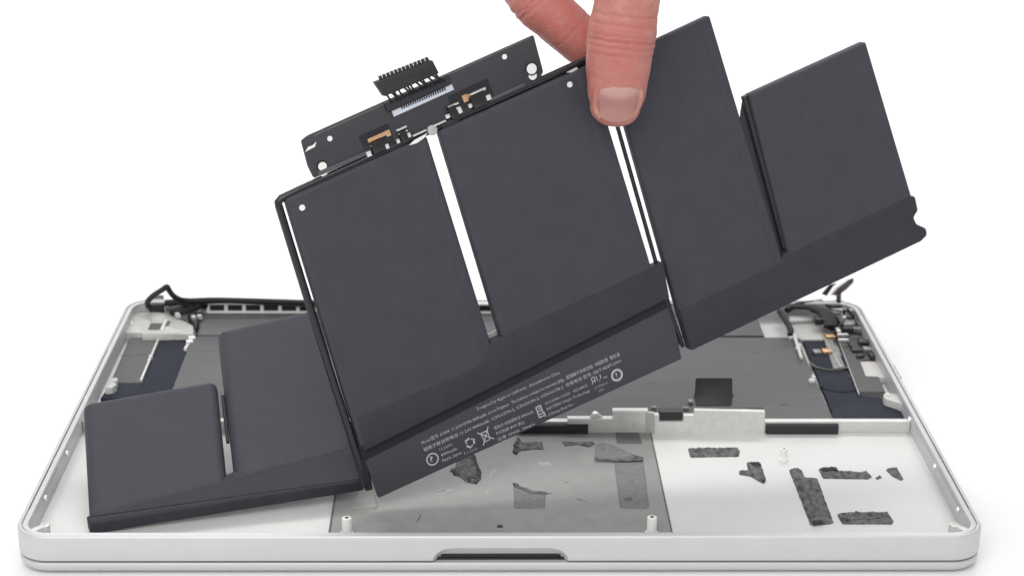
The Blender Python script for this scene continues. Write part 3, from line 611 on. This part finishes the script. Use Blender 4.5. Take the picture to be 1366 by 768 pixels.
# joining tape under the gap of the two middle cells
m = MB(); m.prism(PC, poly(PC, [(650, 446), (662, 440), (676, 490), (664, 496)], -4.2), -4.8, -4.2); m.build('joining_tape', 'alu_dull', bat)
m = MB(); m.prism(PC, poly(PC, [(756, 97), (769, 90), (771, 92), (763, 97)], -1.2), -2, -1.0); m.build('torn_film', 'paper', bat)

# ---- printing on the label strip
PT = Frame(PC.p(0, 0, -2.55), PC.u, PC.v)
def text(body, p, q, h, mat='ink', name='printed_line'):
    """one line of print, its left end and right end given on the strip; h is its cap height"""
    cu = bpy.data.curves.new('t', 'FONT'); cu.body = body; cu.size = 1; cu.resolution_u = 1
    ob = bpy.data.objects.new('t', cu); me = bpy.data.meshes.new_from_object(ob)
    bpy.data.objects.remove(ob); bpy.data.curves.remove(cu)
    if not len(me.vertices): return None
    xs = [v.co.x for v in me.vertices]; x0, x1 = min(xs), max(xs)
    a, b = Vector(PT.px(*p)), Vector(PT.px(*q)); d = b - a; L_ = d.length; d.normalize(); up = Vector((-d.y, d.x))
    base = Vector(lab['base'])
    for v in me.vertices:
        w = a + d*((v.co.x - x0)/(x1 - x0)*L_) + up*(v.co.y*h/.7)
        v.co = (PT.p(w.x, w.y, .03) - base)*S
    return link(name, me, mat, lab, smooth=False)
text('Designed by Apple in California   Assembled in China', (637, 547), (747, 498), 1.25)
text('Model/型号: A1494  11.26V=95Wh 8440mAh  Li-ion Polymer.  The battery contains no mercury (Hg).  超锂离子充电池组  中国制造  警告语', (563, 592.5), (827, 474), 1.3)
text('锂离子聚合物电池 11.26V 8440mAh  ICP5/67/90-2, ICP6/56/80-2, ICP6/60/78-2  充电电池 型号 GB/T18287-2000', (566, 602), (829, 482.5), 1.3)
text('11.26V=', (587, 601), (604, 594), 1.2); text('8440mAh', (589, 608.5), (610, 599.5), 1.2); text('Apple Japan', (590, 616), (616, 604.5), 1.2)
text('Li-ion', (620, 606), (637, 599), 1.2, 'ink_dim')
text('警告文 内有锂电池 8440mAh', (660, 573), (712, 550), 1.15); text('不可拆解 火中 禁止', (662, 580.5), (700, 564), 1.15); text('注意 95Wh  Simplo', (664, 588), (714, 566), 1.15)
text('SU10340-10020   020-8402', (728, 540), (784, 515), 1.15); text('BATTERY Simplo Technology', (730, 547), (787, 522), 1.15); text('(Chang Shu) Inc.', (732, 554.5), (766, 539.5), 1.15)
text('us', (805.5, 505), (810.5, 502.6), 1.2); text('E14TB014', (794, 519), (811, 511.4), 1.0, 'ink_dim'); text('SBS', (799, 523), (806, 519.8), 1.0, 'ink_dim')
a, b = PT.px(577, 612); m = MB(); m.ring(PT, a, b, 2.05, 2.6, 0, .03); m.build('warning_ring', 'ink', lab)
text('?', (574.5, 616.5), (579.5, 614.2), 2.5, name='warning_mark')
a, b = PT.px(823, 500); m = MB(); m.ring(PT, a, b, 1.75, 2.6, 0, .03); m.build('warning_ring', 'ink', lab)
text('!', (822.6, 504), (824.4, 503.2), 2.4, name='warning_mark')
a, b = PT.px(627, 590); m = MB()
for k in range(3):
    a0 = 2*math.pi*k/3 + ang
    for r_, da in ((1.9, 0), ):
        c0 = (a + 1.9*math.cos(a0 - .75), b + 1.9*math.sin(a0 - .75)); c1 = (a + 1.9*math.cos(a0 + .25), b + 1.9*math.sin(a0 + .25)); c2 = (a + 1.5*math.cos(a0 + .95), b + 1.5*math.sin(a0 + .95))
        m.line(PT, c0, c1, .75, 0, .03); m.line(PT, c1, c2, .5, 0, .03)
        m.prism(PT, [(c1[0] + .9*math.cos(a0 - .3), c1[1] + .9*math.sin(a0 - .3)), (c1[0] - .9*math.cos(a0 - .3), c1[1] - .9*math.sin(a0 - .3)), (a + 1.9*math.cos(a0 + .9), b + 1.9*math.sin(a0 + .9))], 0, .03)
m.build('recycling_symbol', 'ink', lab)
a, b = PT.px(648, 582); m = MB(); c, s_ = math.cos(ang), math.sin(ang)
def rp(x, y): return (a + x*c - y*s_, b + x*s_ + y*c)
m.line(PT, rp(-2.6, 3.0), rp(2.8, -2.4), .42, 0, .03); m.line(PT, rp(2.4, 3.4), rp(-2.2, -2.8), .42, .01, .04)
m.line(PT, rp(-1.7, 2.1), rp(1.7, 2.1), .4, .015, .045); m.line(PT, rp(-1.5, 2.1), rp(-1.1, -1.8), .36, .02, .05); m.line(PT, rp(1.5, 2.1), rp(1.1, -1.8), .36, .02, .05); m.line(PT, rp(-1.1, -1.8), rp(1.1, -1.8), .36, .025, .055)
m.build('crossed_bin_symbol', 'ink', lab)
a, b = PT.px(721, 549); m = MB()
for x, y, w_, h_ in ((-1.2, .3, .45, 4.6), (0, 2.5, 2.4, .5), (.9, .9, .45, 2.6), (0, .6, 1.9, .45), (.2, -.8, 2.0, .5), (-.2, -2.0, 2.2, .45), (1.3, -1.7, .45, 2.2), (0, 1.6, 1.2, .4)):
    q = rp(x, y); m.box(PT, q[0], q[1], w_, h_, 0, .03 + .004*x, ang)
m.build('certification_mark', 'ink', lab)
text('\u042fU', (790, 512.5), (803, 506.6), 2.7, name='certification_mark')

# ------------------------------------------------------------------ the hand
hand = root('hand', 'bare hand reaching down from above, thumb and bent finger pinching the battery edge', 'hand', tuple(PC.p(*PC.px(828, 60), 8)))
def skin_material(nail=False):
    m = bpy.data.materials.new('fingernail' if nail else 'skin'); m.use_nodes = True; nt = m.node_tree; b = nt.nodes['Principled BSDF']; L = nt.links.new
    tc = nt.nodes.new('ShaderNodeTexCoord'); mp = nt.nodes.new('ShaderNodeMapping'); mp.inputs['Scale'].default_value = (1000, 1000, 1000); L(tc.outputs['Object'], mp.inputs['Vector'])
    b.inputs['Subsurface Weight'].default_value = .12; b.inputs['Subsurface Radius'].default_value = (1, .35, .2); b.inputs['Subsurface Scale'].default_value = .002
    at_ = nt.nodes.new('ShaderNodeAttribute'); at_.attribute_name = 'tone'
    cr = nt.nodes.new('ShaderNodeValToRGB'); e = cr.color_ramp.elements
    if nail:
        e[0].position = .0; e[0].color = (.40, .185, .165, 1); e[1].position = 1; e[1].color = (.49, .29, .26, 1)
        L(at_.outputs['Fac'], cr.inputs['Fac']); L(cr.outputs[0], b.inputs['Base Color'])
        b.inputs['Roughness'].default_value = .42; b.inputs['Specular IOR Level'].default_value = .5
        return m
    n = nt.nodes.new('ShaderNodeTexNoise'); n.inputs['Scale'].default_value = .16; n.inputs['Detail'].default_value = 6; n.inputs['Roughness'].default_value = .7; L(mp.outputs[0], n.inputs['Vector'])
    ma = nt.nodes.new('ShaderNodeMath'); ma.operation = 'MULTIPLY_ADD'; ma.inputs[1].default_value = .95; L(n.outputs['Fac'], ma.inputs[0]); L(at_.outputs['Fac'], ma.inputs[2])
    e[0].position = .25; e[0].color = (.60, .295, .24, 1); e[1].position = 1.0; e[1].color = (.50, .125, .108, 1)
    k = e.new(.6); k.color = (.47, .185, .155, 1)
    L(ma.outputs[0], cr.inputs['Fac']); L(cr.outputs[0], b.inputs['Base Color'])
    b.inputs['Roughness'].default_value = .48; b.inputs['Specular IOR Level'].default_value = .42
    v = nt.nodes.new('ShaderNodeTexVoronoi'); v.inputs['Scale'].default_value = 1.5; L(mp.outputs[0], v.inputs['Vector'])
    n2 = nt.nodes.new('ShaderNodeTexNoise'); n2.inputs['Scale'].default_value = 1.3; n2.inputs['Detail'].default_value = 5
    mp2 = nt.nodes.new('ShaderNodeMapping'); mp2.inputs['Scale'].default_value = (350, 350, 1300); L(tc.outputs['Object'], mp2.inputs['Vector']); L(mp2.outputs[0], n2.inputs['Vector'])
    ad = nt.nodes.new('ShaderNodeMath'); ad.operation = 'MULTIPLY_ADD'; ad.inputs[1].default_value = .35; L(v.outputs['Distance'], ad.inputs[0]); L(n2.outputs['Fac'], ad.inputs[2])
    bp = nt.nodes.new('ShaderNodeBump'); bp.inputs['Strength'].default_value = .6; bp.inputs['Distance'].default_value = .0004; L(ad.outputs[0], bp.inputs['Height']); L(bp.outputs[0], b.inputs['Normal'])
    return m
def P5(x, y, off): return PC.p(*PC.px(x, y, off), off)
class Limb:
    """tapered limb along joints: (point, half width across, half depth)"""
    def __init__(s, J, side, sub=8, pw=2.0, tip=1.02):
        pts = spline([j[0] for j in J], sub); n = len(pts); s.R = []; s.pts = pts; s.rad = []
        def val(k, i):
            t = i/(n-1)*(len(J)-1); a = min(int(t), len(J)-2); f = t - a; f = f*f*(3-2*f) if True else f
            return J[a][k]*(1-f) + J[a+1][k]*f
        sd = Vector(side); frames = []
        for i, p in enumerate(pts):
            t = (pts[min(i+1, n-1)] - pts[max(i-1, 0)]).normalized(); w = (sd - t*sd.dot(t)).normalized(); o = w.cross(t); frames.append((t, w, o))
        def ring(p, w, o, a, b): 
            out = []
            for k in range(28):
                c, q = math.cos(2*math.pi*k/28), math.sin(2*math.pi*k/28); e = 2/pw
                out.append(p + w*a*math.copysign(abs(c)**e, c) + o*b*math.copysign(abs(q)**e, q))
            return out
        t, w, o = frames[0]; a, b = J[0][1], J[0][2]
        for k in range(1, 7):                                        # rounded tip before the first joint
            h = math.pi/2*k/6.3; s.R.append(ring(pts[0] - t*a*tip*math.cos(h), w, o, a*math.sin(h), b*math.sin(h)))
        for i, p in enumerate(pts): s.R.append(ring(p, frames[i][1], frames[i][2], val(1, i), val(2, i))); s.rad.append((val(1, i), val(2, i), *frames[i]))
        t, w, o = frames[-1]; a, b = J[-1][1], J[-1][2]
        for k in range(1, 6): h = math.pi/2*k/5.3; s.R.append(ring(pts[-1] + t*a*.8*math.sin(h), w, o, a*math.cos(h), b*math.cos(h)))
    def add(s, m): m.rings(s.R)
TSIDE = Vector((1, .02, 0))
hm = MB()
thumb = Limb([(P5(820.5, 143, 9.0), 9.8, 7.6), (P5(822.8, 120, 10.0), 11.4, 9.2), (P5(825, 84, 11.6), 12.5, 10.3), (P5(829.5, 46, 13.4), 13.3, 11.0), (P5(835, 12, 14.2), 12.4, 11.0), (P5(841, -30, 14), 12.4, 11.4), (P5(852, -110, 8), 15.5, 14), (P5(856, -230, -8), 19, 18), (P5(850, -360, -22), 22, 19)], TSIDE, 8, 2.25, .78)
thumb.add(hm)
# nail fold: a low ridge of skin round the nail
def thumb_at(y):
    """centre, half width, half depth of the thumb at picture height y"""
    yc = min(y, 143); off = 9.0 + (143 - yc)/23; x = 820.5 + (143 - yc)/23*2.3
    f = max(0, min(1, (143 - yc)/23)); f = f*f*(3 - 2*f); A, B = 9.8 + 1.6*f, 7.6 + 1.6*f
    if y > 143: k = math.sqrt(max(.05, 1 - ((y - 143)/27)**2)); A *= k; B *= k
    return x - max(0, y - 143)*.06, off, A, B
TDN = None
def nail_pt(s_, t, lift=0.0):
    """s across (-1..1), t along (0 cuticle .. 1 tip)"""
    y = 104.5 + (157 - 104.5)*t; x, off, A, B = thumb_at(y)
    w = 6.5 + 1.3*math.sin(math.pi*min(1, max(0, t))**.8); w *= 1 - .25*max(0, t - .6)**1.5/.4**1.5
    a = w*s_; h = B*max(.05, 1 - (abs(a)/max(A, 8.6))**2.25)**(1/2.25)
    return P5(x, y, off) + TSIDE*a + TDN*(h + lift)
TDN = TSIDE.cross((P5(829.5, 46, 13.4) - P5(820.5, 139, 9.0)).normalized())
if TDN.y > 0: TDN = -TDN
fold = [nail_pt(s_, t, l) for s_, t, l in ((-1.1, .95, -.9), (-1.12, .7, -.45), (-1.12, .4, -.25), (-1.1, .18, -.2), (-.85, -.02, -.3), (-.45, -.08, -.35), (0, -.10, -.4), (.45, -.08, -.35), (.85, -.02, -.3), (1.1, .18, -.2), (1.12, .4, -.25), (1.12, .7, -.45), (1.1, .95, -.9))]
hm.tube(fold, 1.1, 10, 4)
fingers = []
def finger(J, side=None): f = Limb(J, side or PC.u, 7); f.add(hm); fingers.append(f); return f
idx = finger([(P5(803, 86, -15.0), 7.8, 7.2), (P5(775, 54, -16), 9.6, 9.0), (P5(742, 24, -18.5), 10.0, 9.6), (P5(708, -8, -23), 10.2, 10.0), (P5(722, -62, -30), 10.4, 10), (P5(756, -150, -38), 11.4, 11), (P5(800, -270, -42), 13.5, 13), (P5(845, -420, -38), 15, 15)], PC.u*.6 + PC.v*-.75)
finger([(P5(770, 62, -36.0), 7.0, 7.0), (P5(738, 26, -37), 9.0, 9), (P5(698, -20, -42), 9.8, 9.6), (P5(700, -76, -52), 10.2, 10), (P5(738, -170, -60), 11.4, 11), (P5(785, -285, -62), 13.5, 13), (P5(840, -430, -50), 16, 15)], PC.u*.6 + PC.v*-.75)
finger([(P5(745, -20, -58), 7.4, 7), (P5(712, -46, -58), 8.8, 8.6), (P5(684, -80, -64), 9.4, 9), (P5(690, -140, -72), 9.8, 9.6), (P5(728, -215, -78), 11, 10.6), (P5(775, -310, -78), 13, 12.6), (P5(832, -440, -62), 16, 15)], PC.u*.6 + PC.v*-.75)
finger([(P5(735, -85, -76), 6.4, 6), (P5(700, -112, -78), 7.4, 7.2), (P5(682, -150, -84), 7.8, 7.6), (P5(694, -200, -90), 8.2, 8), (P5(724, -262, -93), 9.4, 9), (P5(766, -338, -92), 12, 11.6), (P5(824, -450, -72), 15, 14)], PC.u*.6 + PC.v*-.75)
Limb([(P5(806, -275, -46), 17, 16), (P5(826, -340, -46), 24, 19), (P5(838, -420, -44), 25, 18), (P5(850, -520, -40), 25, 18), (P5(862, -640, -36), 27, 21), (P5(880, -860, -30), 32, 27)], PC.n*.8 + PC.u*.3, 6).add(hm)
Limb([(P5(770, -305, -70), 13, 12), (P5(812, -390, -62), 19, 16), (P5(845, -490, -48), 20, 16)], PC.n*.8 + PC.u*.3, 5).add(hm)
raw = hm.build('hand_raw', 'table', hand)
md = raw.modifiers.new('union', 'REMESH'); md.mode = 'VOXEL'; md.voxel_size = .0006
ms = raw.modifiers.new('soften', 'SMOOTH'); ms.factor = .5; ms.iterations = 7
bpy.context.view_layer.update()
me = bpy.data.meshes.new_from_object(raw.evaluated_get(bpy.context.evaluated_depsgraph_get()))
bpy.data.objects.remove(raw)
# knuckle creases and blush, measured along thumb and finger
hb = Vector(hand['base'])
tone = me.attributes.new('tone', 'FLOAT', 'POINT')
K_T = [(P5(826.5, 60, 13), .45, .5), (P5(828.5, 51, 13), .75, .55), (P5(829.5, 44, 13.4), .4, .5), (P5(831, 30, 14), .4, .45), (P5(833, 17, 14), .5, .5), (P5(825.5, 70, 12), .3, .5)]
K_I = [(P5(716, 0, -22), .5, .5), (P5(711, -6, -23), .6, .5), (P5(760, 40, -17), .25, .5)]
tdir = (P5(820.5, 139, 9) - P5(835, 12, 14.2)).normalized(); idir = (P5(803, 86, -15) - P5(742, 24, -18.5)).normalized()
nrm = [v.normal.copy() for v in me.vertices]; vals = []
tips = [(P5(803, 86, -15), 22, .10), (P5(765, 45, -16), 20, .16), (P5(715, -2, -22), 16, .22), (P5(828, 72, 23), 14, .17), (P5(829, 46, 22), 10, .10), (P5(821, 160, 11), 9, -.14), (P5(800, 135, 10), 8, .05)]
for v, nv in zip(me.vertices, nrm):
    w = v.co/S + hb; d = 0.0; side_of = (w - PC.o).dot(PC.n)
    K, dr = (K_T, tdir) if side_of > -2 else (K_I, idir)
    for c_, dep, wid in K:
        r = w - c_
        if r.length < 17:
            al = r.dot(dr); lat = (r - dr*al); wob = .55*noise.noise(lat*.35 + Vector((c_.x, 0, 0)))
            d += dep*1.1*math.exp(-((al - wob)/wid)**2) * max(0, min(1, (lat.dot(TDN if side_of > -2 else -PC.n)*1.0 + 1)/6 if side_of > -2 else .6))
    d += .05*noise.noise(w*.45) - .06*noise.noise(w*1.1)
    v.co += nv*(-d*S)
    t = .03
    for c_, rad, amt in tips: t += amt*math.exp(-((w - c_).length/rad)**2)
    if side_of < -4: t += .04
    vals.append(t + min(.12, d*.16))
tone.data.foreach_set('value', vals)
me.materials.clear(); me.materials.append(skin_material())
for p in me.polygons: p.use_smooth = True
skin = bpy.data.objects.new('hand_skin', me); scene.collection.objects.link(skin); skin.parent = hand; skin['base'] = hand['base']
# thumbnail
nm = MB(); NS, NT = 16, 18; top = []; bot = []
for j in range(NT + 1):
    for i in range(NS + 1):
        s_, t = -1 + 2*i/NS, j/NT
        tt = t; lim = .06*s_*s_*0 ; tt = .10*abs(s_)**2.6*(1 - t) + t*(1 - .13*abs(s_)**3)
        top.append(nail_pt(s_*.98, tt, .40 + .18*t - 1.0*max(0, 1 - t/.09))); bot.append(nail_pt(s_*.98, tt, -.9))
W = NS + 1; n_ = len(top); fs = []
for j in range(NT):
    for i in range(NS):
        q = (j*W + i, j*W + i + 1, (j+1)*W + i + 1, (j+1)*W + i); fs.append(q); fs.append(tuple(n_ + k for k in reversed(q)))
edge = [i for i in range(W)] + [j*W + NS for j in range(1, NT + 1)] + [NT*W + i for i in reversed(range(NS))] + [j*W for j in reversed(range(1, NT))]
for k in range(len(edge)): a_, b_ = edge[k], edge[(k+1) % len(edge)]; fs.append((a_, b_, b_ + n_, a_ + n_))
nm.add(top + bot, fs); nail = nm.build('thumbnail', skin_material(True), hand, 60)
ta = nail.data.attributes.new('tone', 'FLOAT', 'POINT'); vals = []
for q in range(2):
    for j in range(NT + 1):
        for i in range(NS + 1):
            s_, t = -1 + 2*i/NS, j/NT; edge_t = .36 - .20*s_*s_
            lun = 1/(1 + math.exp((t - edge_t)/.035)); tip = 1/(1 + math.exp(-(t - .93)/.02)); vals.append(min(1, lun + .5*tip))
ta.data.foreach_set('value', vals)
